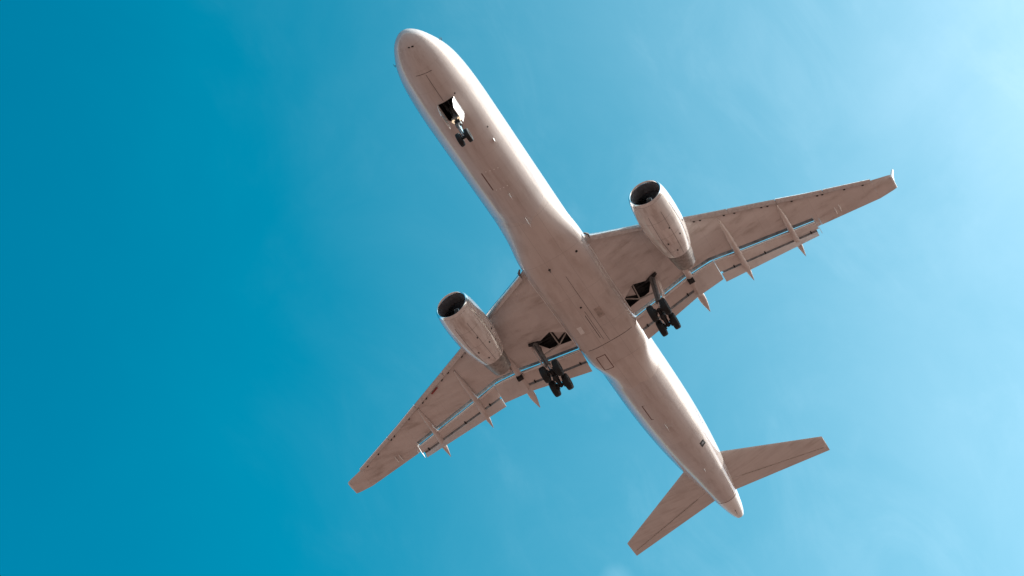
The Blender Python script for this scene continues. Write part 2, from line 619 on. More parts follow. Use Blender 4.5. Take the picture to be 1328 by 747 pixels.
o = plate_on_belly('outflow_valve', 37.02, -1.10, 37.55, -.78, 'black')
disc_on_belly('valve_flap', 37.28, -.94, .09, 'greymark', proud=.014, parent=o)
plate_on_belly('access_panel', 22.5, 1.02, 23.1, 1.30, 'white', proud=.006)
plate_on_belly('access_panel', 21.8, -.62, 22.6, -.22, 'panel', proud=.005)
for x, y, r in ((17.47, -1.30, .08), (17.62, .61, .07), (21.2, .35, .07)):
    disc_on_belly('drain_port', x, y, r, 'black')
for x, y in ((4.15, -.62), (5.05, .70), (7.2, -1.05)):
    disc_on_belly('drain_port', x, y, .045, 'black')
# two rows of pale vents and a few pale blade antennas
for i in range(4):
    disc_on_belly('vent', 9.55 + .05 * i, .42 - .23 * i, .035, 'white')
    disc_on_belly('vent', 11.0 + .02 * i, .52 - .22 * i, .035, 'white')


def blade(x, y, L, H, mat, name='antenna'):
    bm = bmesh.new()
    z = bel_z(x, y) + .03
    th = .03
    def sec(x0, x1, zz, t):
        xm = x0 + (x1 - x0) * .35
        return [(x0, y, zz), (xm, y - t, zz), (x1, y, zz), (xm, y + t, zz)]
    loft(bm, [sec(x - L / 2, x + L / 2, z, th), sec(x - L * .1, x + L * .55, z - H, th * .5)])
    return link(name, bm, mat, root, smooth=False)


blade(11.68, .04, .45, .28, 'white')
blade(13.85, .06, .75, .30, 'white')
blade(33.45, .25, .75, .28, 'white')
blade(17.62, .61, .25, .22, 'geardark', 'drain_mast')
blade(39.7, -.03, .28, .22, 'white', 'beacon_light')
blade(8.1, -.95, .3, .2, 'white')
# nose: drains and probes
o = strip('door_seam', [(.62, .16), (.66, .06)], .06, 'geardark', root)
strip('door_seam', [(.66, -.02), (.70, -.14)], .07, 'geardark', root)
for s in (-1, 1):
    for x, zz in ((1.75, -.25), (1.95, -.05)):
        bm = bmesh.new()
        w_, t_, b_, z0 = fus(x)
        yy = w_ * math.sqrt(max(0, 1 - ((zz - z0) / (z0 - b_)) ** 2))
        tube(bm, [(x, s * (yy - .02), zz), (x - .02, s * (yy + .07), zz), (x - .15, s * (yy + .08), zz)], [.02, .016, .01], n=8)
        link('pitot_probe', bm, 'rim', root)
# illegible registration on the port rear flank (too small to read in the photograph)
for i in range(6):
    bm = bmesh.new()
    rings = []
    xa = 34.75 + .27 * i
    for x in (xa, xa + .17):
        w_, t_, b_, z0 = fus(x)
        ring = []
        for zz, gr in ((-.44 + .03 * (i % 2), .006), (-.26, .006), (-.26, -.03), (-.44 + .03 * (i % 2), -.03)):
            ring.append((x, -(w_ * math.sqrt(max(0, 1 - ((zz - z0) / (z0 - b_)) ** 2)) + gr), zz))
        rings.append(ring)
    loft(bm, rings)
    link('registration_mark', bm, 'greymark', root, smooth=False)

# --- wings
LE = lin([1.2, 1.85, 2.3, 2.54, 5.3, 8.0, 12.47, 14.3, 18.6, 19.3], [16.3, 17.02, 17.35, 17.52, 19.05, 20.70, 23.18, 24.22, 26.40, 26.75])
COVE = lin([1.2, 1.95, 4.0, 5.8, 7.5, 9.5, 14.1], [24.22, 24.20, 24.09, 23.96, 24.04, 24.72, 26.16])
TE = lin([14.1, 14.4, 18.3, 19.3], [27.0, 27.06, 27.95, 28.1])
ZW = lin([0, 1.9, 7.5, 14.0, 18.5, 19.3], [-1.9, -1.65, -0.75, 0.2, 0.75, 0.82])
TH = lin([1.2, 2, 7.5, 14, 18.5], [1.05, 1.0, .62, .40, .26])
CREF = lin([1.2, 7.5, 14.1, 18.3], [7.5, 4.2, 2.75, 1.6])
SLAT_W = lin([1.9, 7.5, 18.3], [.46, .44, .30])


def wing_ring(y, s, x0, x1, full):
    """Closed airfoil loop. full=False: rear face is the flap cove with spoiler overhang."""
    zl, t = ZW(y), TH(y)
    c = x1 - x0
    low, up = [], []
    cref = CREF(y)
    for i in range(15):
        u = (i / 14) ** 1.6
        h = .42 * t * (1 - min(1, u * c / (.30 * cref))) ** 2.2
        low.append((x0 + u * c, s * y, zl + h))
        zu = zl + t * (.42 + .58 * math.sin(min(1, (u + .02) / .75) * math.pi / 2) ** .8) if u < .35 else None
        if zu is None:
            k = (u - .35) / .65
            k0 = (.42 + .58 * math.sin(.37 / .75 * math.pi / 2) ** .8)
            end = .48 if not full else .06
            zu = zl + t * (k0 + (end - k0) * k ** 1.25 + .12 * math.sin(k * math.pi))
        up.append((x0 + u * c, s * y, zu))
    if full:
        return low + up[:0:-1]
    # cove: rear wall, then the spoiler lip reaching aft
    zt = up[-1][2]
    tail = [(x1 + .03, s * y, zl + (zt - zl) * .45), (x1 + .06, s * y, zt - .05), (x1 + .163 + .78 * (zt - zl), s * y, zt - .12), (x1 + .163 + .78 * (zt - zl), s * y, zt - .08)]
    return low + tail + up[:0:-1]


WELL = [(22.28, 2.87), (22.66, 3.72), (22.55, 4.12), (22.66, 4.22), (22.86, 3.90), (23.52, 3.47), (23.64, 1.80), (23.0, 1.80)]
TIPS = []


def mark(o, **kw):
    for k, v in kw.items():
        o[k] = v
    return o


def prism_panel(bm, pts_lo, off):
    lo = [bm.verts.new(q) for q in pts_lo]
    hi = [bm.verts.new((q[0] + off[0], q[1] + off[1], q[2] + off[2])) for q in pts_lo]
    n = len(lo)
    bm.faces.new(lo)
    bm.faces.new(hi[::-1])
    for i in range(n):
        bm.faces.new((lo[i], hi[i], hi[(i + 1) % n], lo[(i + 1) % n]))


def flap_ring(xl, zl_, xt, zt_, y, s, th, nose=.5):
    """Teardrop section from leading edge (xl, zl_) to trailing edge (xt, zt_)."""
    dx, dz = xt - xl, zt_ - zl_
    L = math.hypot(dx, dz)
    ux, uz = dx / L, dz / L
    nx, nz_ = -uz, ux
    pts = []
    N = 10
    up, lo = [], []
    for i in range(N + 1):
        u = (i / N) ** 2
        p_ = th * (1.48 * math.sqrt(u) * (1 - u) + .10 * u)
        p2 = th * .55 * (1.48 * math.sqrt(u) * (1 - u)) * (1 - .6 * u) + .006 * u
        up.append((xl + ux * u * L + nx * p_ * 1.0, s * y, zl_ + uz * u * L + nz_ * p_))
        lo.append((xl + ux * u * L - nx * p2, s * y, zl_ + uz * u * L - nz_ * p2))
    return lo + up[:0:-1]


def canoe(bm, s, y, xs_, xe, ze, w_, depth, mat=0):
    """Flap-track fairing: a slender pod on the lower skin that droops aft."""
    rings = []
    N = 22
    x_break = COVE(y) + .15
    for i in range(N + 1):
        u = i / N
        x = xs_ + (xe - xs_) * u
        top = ZW(y) + .12
        if x > x_break:
            k = (x - x_break) / (xe - x_break)
            top = ZW(y) + .12 + (ze + .02 - ZW(y) - .12) * k ** 1.15
        prof = .10 + .90 * min(1, u / .66) if u < .82 else max(.05, 1 - ((u - .82) / .18) ** 1.6 * .97)
        bot = top - .12 - depth * prof
        if x > x_break:
            k = (x - x_break) / (xe - x_break)
            bot = top - (.12 + depth * prof) * (1 - k * .9)
        hw = max(.012, w_ * min(.25 + 2.2 * u, .78 + .22 * min(1, u / .66)) * (1 if u < .80 else 1 - .93 * ((u - .80) / .20) ** 1.3))
        zc, hh = (top + bot) / 2, max(.01, (top - bot) / 2)
        ring = []
        for k in range(14):
            a = 2 * math.pi * k / 14
            ring.append((x, s * y + hw * math.sin(a), zc - hh * math.cos(a)))
        rings.append(ring)
    loft(bm, rings, mat=mat)


def build_wing(s):
    ys_in = [1.2, 1.6, 1.85, 2.1, 2.3, 2.54, 3.4, 4.2, 5.0, 5.8, 6.6, 7.5, 8.5, 10, 12, 14.1]
    bm = bmesh.new()
    loft(bm, [wing_ring(y, s, LE(y) + .55 * SLAT_W(y), COVE(y), False) for y in ys_in], mat=0)
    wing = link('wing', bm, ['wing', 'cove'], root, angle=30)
    for pl in wing.data.polygons:           # the flap cove behind the rear spar has its shade painted as darker grey
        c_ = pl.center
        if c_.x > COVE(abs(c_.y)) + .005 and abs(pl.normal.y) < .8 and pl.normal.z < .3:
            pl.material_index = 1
    bm = bmesh.new()
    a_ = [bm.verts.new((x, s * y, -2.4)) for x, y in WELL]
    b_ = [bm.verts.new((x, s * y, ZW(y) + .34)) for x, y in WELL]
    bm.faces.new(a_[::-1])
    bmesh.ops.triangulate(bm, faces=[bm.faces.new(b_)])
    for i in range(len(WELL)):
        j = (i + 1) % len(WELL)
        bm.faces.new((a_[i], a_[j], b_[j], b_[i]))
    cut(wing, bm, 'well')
    # outer panel with its aileron
    ys_out = [14.102, 15.0, 16.5, 17.4, 18.28]
    bm = bmesh.new()
    HX = lambda y: TE(y) - .62 + .02 * (y - 14)
    loft(bm, [wing_ring(y, s, LE(y) + .55 * SLAT_W(y), HX(y), True)[:] for y in ys_out])
    # keep the hinge line thick: rebuild as box with blunt rear
    outer = link('outer_wing', bm, 'wing', wing, angle=30)
    # tip cap
    bm = bmesh.new()
    rings = []
    for i in range(11):
        u = i / 10
        y = 18.285 + 1.26 * math.sin(u * math.pi / 2)
        x0 = LE(18.3) + .165 + (LE(19.3) - LE(18.3)) * ((y - 18.3) / 1.26) + .16 * (1 - math.cos(u * math.pi / 2)) ** 2.5
        x1 = TE(18.3) + .10 * u
        r = wing_ring(18.3, 1, 0, 1, True)
        zl, t = ZW(18.3), TH(18.3)
        sh = 1 - .45 * u ** 4
        lift = .11 * (y - 18.3) + .14 * u ** 3
        rings.append([(x0 + q[0] * (x1 - x0), s * y, zl + lift + (q[2] - zl) * sh) for q in r])
    loft(bm, rings)
    tip = link('wing_tip', bm, 'wing', wing)
    # small canted white spike at the tip, larger to port
    du, do = (.56, .34) if s < 0 else (.20, .08)
    bm = bmesh.new()
    q = lambda y, z, a, b, t: [(a, s * (y - t), z), ((a + b) / 2, s * (y - t), z), (b, s * (y - t), z), (b, s * (y + t), z), ((a + b) / 2, s * (y + t), z), (a, s * (y + t), z)]
    loft(bm, [q(19.46, .90, 27.0, 27.5, .06), q(19.46 + do * .5, 1.02 + du * .5, 27.06, 27.34, .05), q(19.46 + do, 1.02 + du, 27.1, 27.26, .035)])
    link('tip_spike', bm, 'white', wing)
    # aileron
    bm = bmesh.new()
    rings = []
    for y in (14.43, 16.5, 18.284):
        zl = ZW(y)
        x0, x1 = HX(y) + .006, TE(y)
        rings.append([(x0, s * y, zl + .015), (x1, s * y, zl + .0), (x1, s * y, zl + .02), (x0, s * y, zl + .16)])
    loft(bm, rings)
    link('aileron', bm, 'wing', wing, smooth=False)
    bm = bmesh.new()
    rings = []
    for y in (14.102, 14.42):
        zl = ZW(y)
        rings.append([(HX(y) - .1, s * y, zl + .012), (TE(y) - .02, s * y, zl), (TE(y) - .02, s * y, zl + .02), (HX(y) - .1, s * y, zl + .16)])
    loft(bm, rings)
    link('trailing_edge', bm, 'wing', wing, smooth=False)
    for y in (15.55, 15.85):
        bm = bmesh.new()
        z = ZW(y)
        tube(bm, [(26.45, s * y, z + .02), (26.6, s * y, z - .05), (26.8, s * y, z - .06), (27.05, s * y, z + .01)], [.02, .045, .045, .02], n=8)
        link('hinge_fairing', bm, 'white', wing)

    # slats, extended ahead of the leading edge
    segs = [(2.35, 5.55), (7.15, 9.9), (9.93, 12.65), (12.68, 15.4), (15.43, 18.25)]
    for k, (ya, yb) in enumerate(segs):
        bm = bmesh.new()
        rings = []
        for i in range(7):
            y = ya + (yb - ya) * i / 6
            x0, zl, t, sw = LE(y), ZW(y), TH(y), SLAT_W(y)
            zn = zl + .10 * t
            P = [(sw * .82, -.01), (sw * .45, -.025), (sw * .15, .03 * t), (0, .13 * t), (.01, .22 * t), (sw * .35, .42 * t), (sw * .95, .60 * t), (sw * 1.35, .70 * t),
                 (sw * 1.35, .66 * t), (sw * .8, .48 * t), (sw * .5, .25 * t), (sw * .60, .08 * t), (sw * .82, .012)]
            rings.append([(x0 + a, s * y, zl + b) for a, b in P])
        loft(bm, rings)
        link('slat', bm, 'slat', wing, angle=40)
        if k >= 3:
            bm = bmesh.new()
            rings = []
            for i in range(7):
                y = ya + .02 + (yb - ya - .04) * i / 6
                x0, zl, t = LE(y), ZW(y), TH(y)
                rings.append([(x0 + .05 + .09 * math.cos(a_), s * y, zl + .19 * t + .08 * math.sin(a_)) for a_ in [2 * math.pi * q_ / 12 for q_ in range(12)]])
            loft(bm, rings)
            link('slat_nose', bm, 'metal', wing)
    # slat track openings
    bm0 = None
    for y in (7.9, 8.25, 9.6, 10.2, 11.75, 12.1, 13.5, 15.0, 15.3, 16.6, 17.7):
        x = LE(y) + SLAT_W(y) * .98
        sl = (LE(y + .5) - LE(y - .5))
        R_ = Matrix.Rotation(s * -(math.pi / 2 - math.atan2(1, sl)), 3, 'Z')
        bm = bmesh.new()
        box(bm, (x + .05, s * y, ZW(y) + .028), (.04, .12, .066), rot=R_)
        link('slat_track_opening', bm, 'black', wing, smooth=False)

    # flaps: main and aft element of each pair, plus the single gate behind the engine
    def flap(ya, yb, le, te, n=6, name='flap', th=.16, mat='wing2', nose=True, dz=0):
        bm = bmesh.new()
        rings = []
        for i in range(n + 1):
            y = ya + (yb - ya) * i / n
            (xl, zl), (xt, zt) = le(y), te(y)
            rings.append(flap_ring(xl, zl, xt, zt, y, s, th))
        loft(bm, rings)
        f = link(name, bm, mat, wing, angle=45)
        if nose:
            bm = bmesh.new()
            rings = []
            for i in range(n + 1):
                y = ya + .01 + (yb - ya - .02) * i / n
                (xl, zl), (xt, zt) = le(y), te(y)
                d = Vector((xt - xl, 0, zt - zl)).normalized()
                up = Vector((-d.z, 0, d.x))
                ring = []
                for k in range(10):
                    a = 2 * math.pi * k / 10
                    q = Vector((xl, 0, zl)) + d * (.075 + .11 * math.cos(a)) + up * (.05 + .10 * math.sin(a))
                    ring.append((q.x, s * y, q.z))
                rings.append(ring)
            loft(bm, rings)
            link('flap_nose', bm, 'metal', wing)
        return f
    WX = lambda y: COVE(y) + .235
    WZ = lambda y: ZW(y) - .15
    MT = lin([1.9, 3.5, 5.9], [25.16, 25.10, 24.98])
    ledge = lambda y: (WX(y), WZ(y))
    flap(1.93, 5.93, ledge, lambda y: (MT(y), ZW(y) - .48))
    flap(1.96, 5.90, lambda y: (MT(y) + .13, ZW(y) - .55), lambda y: (25.82 - .125 * max(0, y - 2), ZW(y) - .86), name='aft_flap', th=.08, nose=False)
    flap(5.96, 7.67, ledge, lambda y: (25.34 + .01 * (y - 6), ZW(y) - .88), n=3, name='exhaust_gate')
    MO = lin([7.75, 14.12], [25.12, 26.80])
    flap(7.70, 14.12, ledge, lambda y: (MO(y), ZW(y) - .44))
    flap(7.74, 13.95, lambda y: (MO(y) + .11, ZW(y) - .51), lambda y: (25.72 + (y - 7.74) * (26.95 - 25.72) / 6.21, ZW(y) - .82), name='aft_flap', th=.07, nose=False)
    # grey strips between main and aft elements, their shade put into the colour
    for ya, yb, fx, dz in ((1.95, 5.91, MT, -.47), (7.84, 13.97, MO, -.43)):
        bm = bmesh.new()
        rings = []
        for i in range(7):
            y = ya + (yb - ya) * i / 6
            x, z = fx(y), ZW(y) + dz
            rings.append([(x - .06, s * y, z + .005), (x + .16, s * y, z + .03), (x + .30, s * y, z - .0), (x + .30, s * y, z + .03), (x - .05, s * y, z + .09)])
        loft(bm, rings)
        link('flap_cove_shade', bm, 'cove', wing, smooth=False)
    # pale end plates
    for y, L in ((14.16, .62), (7.66, .92)):
        bm = bmesh.new()
        xl, zl = WX(min(y, 14.1)), WZ(y)
        lo = [(xl - .08, s * y, zl + .10), (xl + .35, s * y, zl - .20), (xl + L + .25, s * y, zl - .30), (xl + L + .15, s * y, zl - .12), (xl + .2, s * y, zl + .16)]
        prism_panel(bm, lo, (0, s * .025, 0))
        link('flap_end_plate', bm, 'white', wing, smooth=False)
    # cove braces (dark hinge arms seen in the flap gaps)
    for y, x, z in ((2.35, MT(2.3), ZW(2.3) - .5), (5.35, MT(5.3), ZW(5.3) - .5), (8.6, MO(8.6), ZW(8.6) - .46), (10.6, MO(10.6), ZW(10.6) - .46), (13.6, MO(13.6), ZW(13.6) - .46)):
        bm = bmesh.new()
        box(bm, (x + .03, s * y, z + .01), (.2, .08, .09))
        link('flap_hinge', bm, 'geardark', wing, smooth=False)
    # fairings
    for y, xa, xe, ze, w_, dp in ((5.98, 22.30, 26.66, ZW(6) - 1.12, .225, .50), (9.20, 22.05, 26.68, ZW(9.2) - 1.08, .195, .48), (12.62, 23.70, 27.50, ZW(12.6) - 1.05, .18, .42)):
        bm = bmesh.new()
        canoe(bm, s, y, xa, xe, ze, w_, dp)
        f = link('flap_track_fairing', bm, 'wing2', wing, angle=60)
        if y < 6.5:
            bm = bmesh.new()
            box(bm, (24.35, s * y + .02, ZW(y) - .42), (.24, .38, .30))
            link('fairing_joint', bm, 'geardark', wing, smooth=False)
    if s > 0:
        bm = bmesh.new()
        y0, y1 = 10.74, 11.3
        lo = []
        for x, y in ((22.68, 10.74), (22.98, 11.30), (23.06, 11.26), (22.76, 10.70)):
            lo.append((x, s * y, ZW(y) - .006))
        prism_panel(bm, lo, (0, 0, .03))
        link('red_placard', bm, 'red', wing, smooth=False)
    return wing


wings = {s: build_wing(s) for s in (-1, 1)}

# dark fittings where the leading edge meets the body
for s in (-1, 1):
    bm = bmesh.new()
    tube(bm, [(17.12, s * 2.16, -1.42), (17.30, s * 2.32, -1.46), (17.62, s * 2.36, -1.50)], [.05, .085, .04], n=10)
    link('root_fitting', bm, 'gear', wings[s])
# thin pale tube along the joint of wing and belly fairing
for s in (-1, 1):
    pts = []
    for i in range(25):
        x = 17.9 + 5.9 * i / 24
        lo, hi = .02, 1.2
        for _ in range(30):
            m_ = (lo + hi) / 2
            y_, z_ = belly_pt(x, m_)
            if z_ > ZW(y_):
                lo = m_
            else:
                hi = m_
        y_, z_ = belly_pt(x, lo)
        pts.append((x, s * (y_ + .01), z_ - .01))
    bm = bmesh.new()
    tube(bm, pts, .035, n=8)
    link('root_joint_line', bm, 'white', root)


# --- engines
def build_engine(s):
    cx, cy, cz = 16.05, s * 6.46, -2.39
    bm = bmesh.new()
    prof = [(.16, 1.05), (.35, 1.095), (.7, 1.145), (1.2, 1.185), (1.8, 1.205), (2.6, 1.20), (3.2, 1.155), (3.8, 1.07), (4.3, .98), (4.75, .86), (4.75, .82), (4.4, .85), (4.0, .88)]
    lathe(bm, prof, n=64)
    eng = link('engine', bm, ['cowl'], root, angle=40, recalc=True)
    # inlet lip
    bm = bmesh.new()
    lp = [(.16, 1.05), (.08, 1.03), (.025, 1.0), (0, .965), (.012, .93), (.05, .905), (.13, .885)]
    lathe(bm, lp, n=64)
    lip = link('inlet_lip', bm, 'metal', eng)
    bm = bmesh.new()
    lathe(bm, [(.13, .885), (.35, .875), (.6, .90), (.9, .935), (1.3, .945), (1.3, .2)], n=64)
    link('inlet_duct', bm, 'liner', eng)
    # fan with blades
    bm = bmesh.new()
    NB = 26
    for k in range(NB):
        a0 = 2 * math.pi * k / NB
        rings = []
        for i in range(7):
            r = .28 + (.925 - .28) * i / 6
            tw = rad(20 + 42 * i / 6)
            ch = .26 + .06 * i / 6
            pts = []
            for (u, tt) in ((-.5, 0), (0, .012), (.5, 0), (0, -.012)):
                ax = u * ch * math.cos(tw) - tt * math.sin(tw)
                tg = u * ch * math.sin(tw) + tt * math.cos(tw)
                ang = a0 + tg / r
                pts.append((.86 + ax, r * math.cos(ang), r * math.sin(ang)))
            rings.append(pts)
        loft(bm, rings)
    fan = link('fan', bm, 'fan', eng, angle=30)
    bm = bmesh.new()
    lathe(bm, [(.50, .006), (.53, .06), (.59, .13), (.67, .19), (.78, .25), (.89, .28), (1.2, .28)], n=32)
    link('spinner', bm, 'spinner', eng)
    bm = bmesh.new()
    rings = []
    for i in range(15):
        t = i / 14
        a = t * 4.2 + .6
        x = .55 + .13 * t
        r = .10 + .115 * t
        wd = .035 * (1 - .5 * t)
        q = []
        for dr in (-wd, wd):
            q.append((x + dr * .9 - .018, (r + dr) * math.cos(a), (r + dr) * math.sin(a)))
        for dr in (wd, -wd):
            q.append((x + dr * .9 + .02, (r + dr) * math.cos(a), (r + dr) * math.sin(a)))
        rings.append(q)
    loft(bm, rings)
    link('spinner_mark', bm, 'white', eng)
    # core nozzle
    bm = bmesh.new()
    lathe(bm, [(4.1, .81), (4.75, .79), (5.4, .72), (6.15, .60), (6.15, .57), (5.7, .6), (5.4, .58), (5.4, .1)], n=48)
    link('exhaust_nozzle', bm, 'nozzle', eng)
    bm = bmesh.new()
    lathe(bm, [(5.3, .34), (5.8, .28), (6.25, .14), (6.4, .02)], n=32)
    link('exhaust_plug', bm, 'nozzle', eng)
    # pylon
    bm = bmesh.new()
    rings = []
    for x, zt_, zb_, hw in ((1.9, 1.22, .9, .05), (2.5, 1.5, .9, .17), (3.6, 1.75, .8, .22), (4.6, 1.75, .7, .23), (5.6, 1.6, .55, .22), (6.5, 1.5, .66, .18), (7.4, 1.5, .95, .10), (7.9, 1.5, 1.15, .03)):
        rings.append([(x, hw, zb_ + .08), (x, hw * .7, zb_), (x, -hw * .7, zb_), (x, -hw, zb_ + .08), (x, -hw, zt_ - .05), (x, -hw * .5, zt_), (x, hw * .5, zt_), (x, hw, zt_ - .05)])
    loft(bm, rings)
    link('pylon', bm, 'cowl', eng, angle=40)
    # chines, latches and scoops on the cowl
    for ang, x, L in ((-.55, 3.1, .10), (-1.15, 2.7, .12), (.25, 3.3, .12), (-.2, 2.2, .09), (.0, 4.1, .1)):
        bm = bmesh.new()
        pr = pchip([q[0] for q in prof[:10]], [q[1] for q in prof[:10]])
        r = pr(x)
        R_ = Matrix.Rotation(ang, 3, 'X')
        box(bm, R_ @ Vector((x, 0, -r)), (L, .08, .03), rot=R_)
        link('drain_port', bm, 'black', eng, smooth=False)
    for ang in (-.95, -.25, .45):
        bm = bmesh.new()
        R_ = Matrix.Rotation(ang, 3, 'X')
        rings = []
        for i in range(16):
            x = .9 + 3.7 * i / 15
            r = pr(x)
            rings.append([R_ @ Vector((x, -.008, -r - .004)), R_ @ Vector((x, .008, -r - .004)), R_ @ Vector((x, .008, -r + .02)), R_ @ Vector((x, -.008, -r + .02))])
        loft(bm, rings)
        link('cowl_seam', bm, 'geardark', eng, smooth=False)
    rot = Matrix.Rotation(s * rad(-1.2), 4, 'Z') @ Matrix.Rotation(rad(-1.0), 4, 'Y')
    T = Matrix.Translation((cx, cy, cz)) @ rot
    eng.data.transform(T)
    for c in eng.children:
        c.data.transform(T)
    return eng


for s in (-1, 1):
    build_engine(s)


# --- tailplane and fin
def surf_ring(x0, x1, y, z, t, N=10, vert=False):
    up, lo = [], []
    for i in range(N + 1):
        u = (i / N) ** 1.5
        h = t * (1.48 * math.sqrt(u) - .63 * u - 1.76 * u * u + 1.42 * u ** 3 - .51 * u ** 4)
        h = max(h, .006)
        x = x0 + (x1 - x0) * u
        if vert:
            up.append((x, y + h, z)); lo.append((x, y - h, z))
        else:
            up.append((x, y, z + h)); lo.append((x, y, z - h))
    return lo + up[:0:-1]


def cut_ring(x0, x1, y, z, t, ua, ub, vert=False):
    N = 12
    up, lo = [], []
    for i in range(N + 1):
        u = ua + (ub - ua) * i / N
        uu = u if ua > 0 else ub * (i / N) ** 1.6
        h = max(.006, t * (1.48 * math.sqrt(uu) - .63 * uu - 1.76 * uu * uu + 1.42 * uu ** 3 - .51 * uu ** 4))
        x = x0 + (x1 - x0) * uu
        if vert:
            up.append((x, y + h, z)); lo.append((x, y - h, z))
        else:
            up.append((x, y, z + h)); lo.append((x, y, z - h))
    if ua == 0:
        return lo + up[:0:-1]
    return lo + up[::-1]


for s in (-1, 1):
    def geom(y):
        k = (y - 1.6) / (7.56 - 1.6)
        return 40.72 + k * (44.74 - 40.72), 44.62 + k * (46.30 - 44.62), .76 + .12 * y, .24 - .13 * k
    ys = [.5, 1.6, 3, 4.5, 6, 7.2, 7.56]
    bm = bmesh.new()
    rr = []
    for y in ys:
        x0, x1, z, t = geom(y)
        rr.append(cut_ring(x0, x1, s * y, z, t, 0, .70))
    x0, x1, z, t = geom(7.59)
    rr.append(cut_ring(x0 + .03, x1, s * 7.59, z, t * .6, 0, .70))
    loft(bm, rr)
    tp = link('tailplane', bm, 'tailpaint', root, angle=30)
    bm = bmesh.new()
    rr = []
    for y in [.62, 1.6, 3, 4.5, 6, 7.58]:
        x0, x1, z, t = geom(y)
        rr.append(cut_ring(x0, x1, s * y, z - .0, t, .706, 1.0))
    loft(bm, rr)
    link('elevator', bm, 'tailpaint', tp, angle=30)
    # elevator tab seams
    bm = bmesh.new()
    rr = []
    for y in (1.7, 7.3):
        x0, x1, z, t = geom(y)
        xm = x0 + (x1 - x0) * .70
        zz = z - t * .62 * .78
        rr.append([(xm + .0, s * y, zz - .012), (xm + .018, s * y, zz - .012), (xm + .018, s * y, zz + .08), (xm + .0, s * y, zz + .08)])
    loft(bm, rr)
    link('hinge_seam', bm, 'panel', tp, smooth=False)


def fgeom(z):
    k = (z - 1.6) / (9.2 - 1.6)
    return 37.6 + k * (44.0 - 37.6), 45.0 + k * (46.9 - 45.0), .36 - .18 * k


bm = bmesh.new()
rr = []
for z in (1.5, 3, 5, 7, 9.0, 9.2):
    x0, x1, t = fgeom(z)
    rr.append(cut_ring(x0, x1, 0, z, t if z < 9.1 else t * .5, 0, .68, vert=True))
loft(bm, rr)
fin = link('fin', bm, 'white', root, angle=30)
bm = bmesh.new()
rr = []
for z in (2.1, 5, 9.1):
    x0, x1, t = fgeom(z)
    rr.append(cut_ring(x0, x1, 0, z, t, .69, 1.0, vert=True))
loft(bm, rr)
link('rudder', bm, 'white', fin, angle=30)


# --- landing gear
def wheel_bm(r, wd, rim):
    bm = bmesh.new()
    h = wd / 2
    prof = [(-h * .55, rim * .30), (-h * .60, rim * .55), (-h * .35, rim * .62), (-h * .30, rim * .9), (-h * .75, rim), (-h * .95, rim * 1.12), (-h, (rim + r) / 2), (-h * .9, r * .92), (-h * .62, r * .985), (-h * .25, r),
            (h * .25, r), (h * .62, r * .985), (h * .9, r * .92), (h, (rim + r) / 2), (h * .95, rim * 1.12), (h * .75, rim), (h * .30, rim * .9), (h * .35, rim * .62), (h * .60, rim * .55), (h * .55, rim * .30)]
    mats = [1, 1, 1, 1] + [0] * 11 + [1, 1, 1, 1]
    lathe(bm, prof, n=36, axis='y', mats=mats, cap=True)
    return bm


def put_wheel(src, loc, parent, tilt=0):
    o = src.copy()
    o.data = src.data.copy()
    o.data.transform(Matrix.Translation(loc))
    COL.objects.link(o)
    o.parent = parent
    return o


mw = link('wheel', wheel_bm(.52, .38, .26), ['tyre', 'rim'], smooth=True, angle=50)
nw = link('wheel', wheel_bm(.395, .26, .20), ['tyre', 'rim'], smooth=True, angle=50)


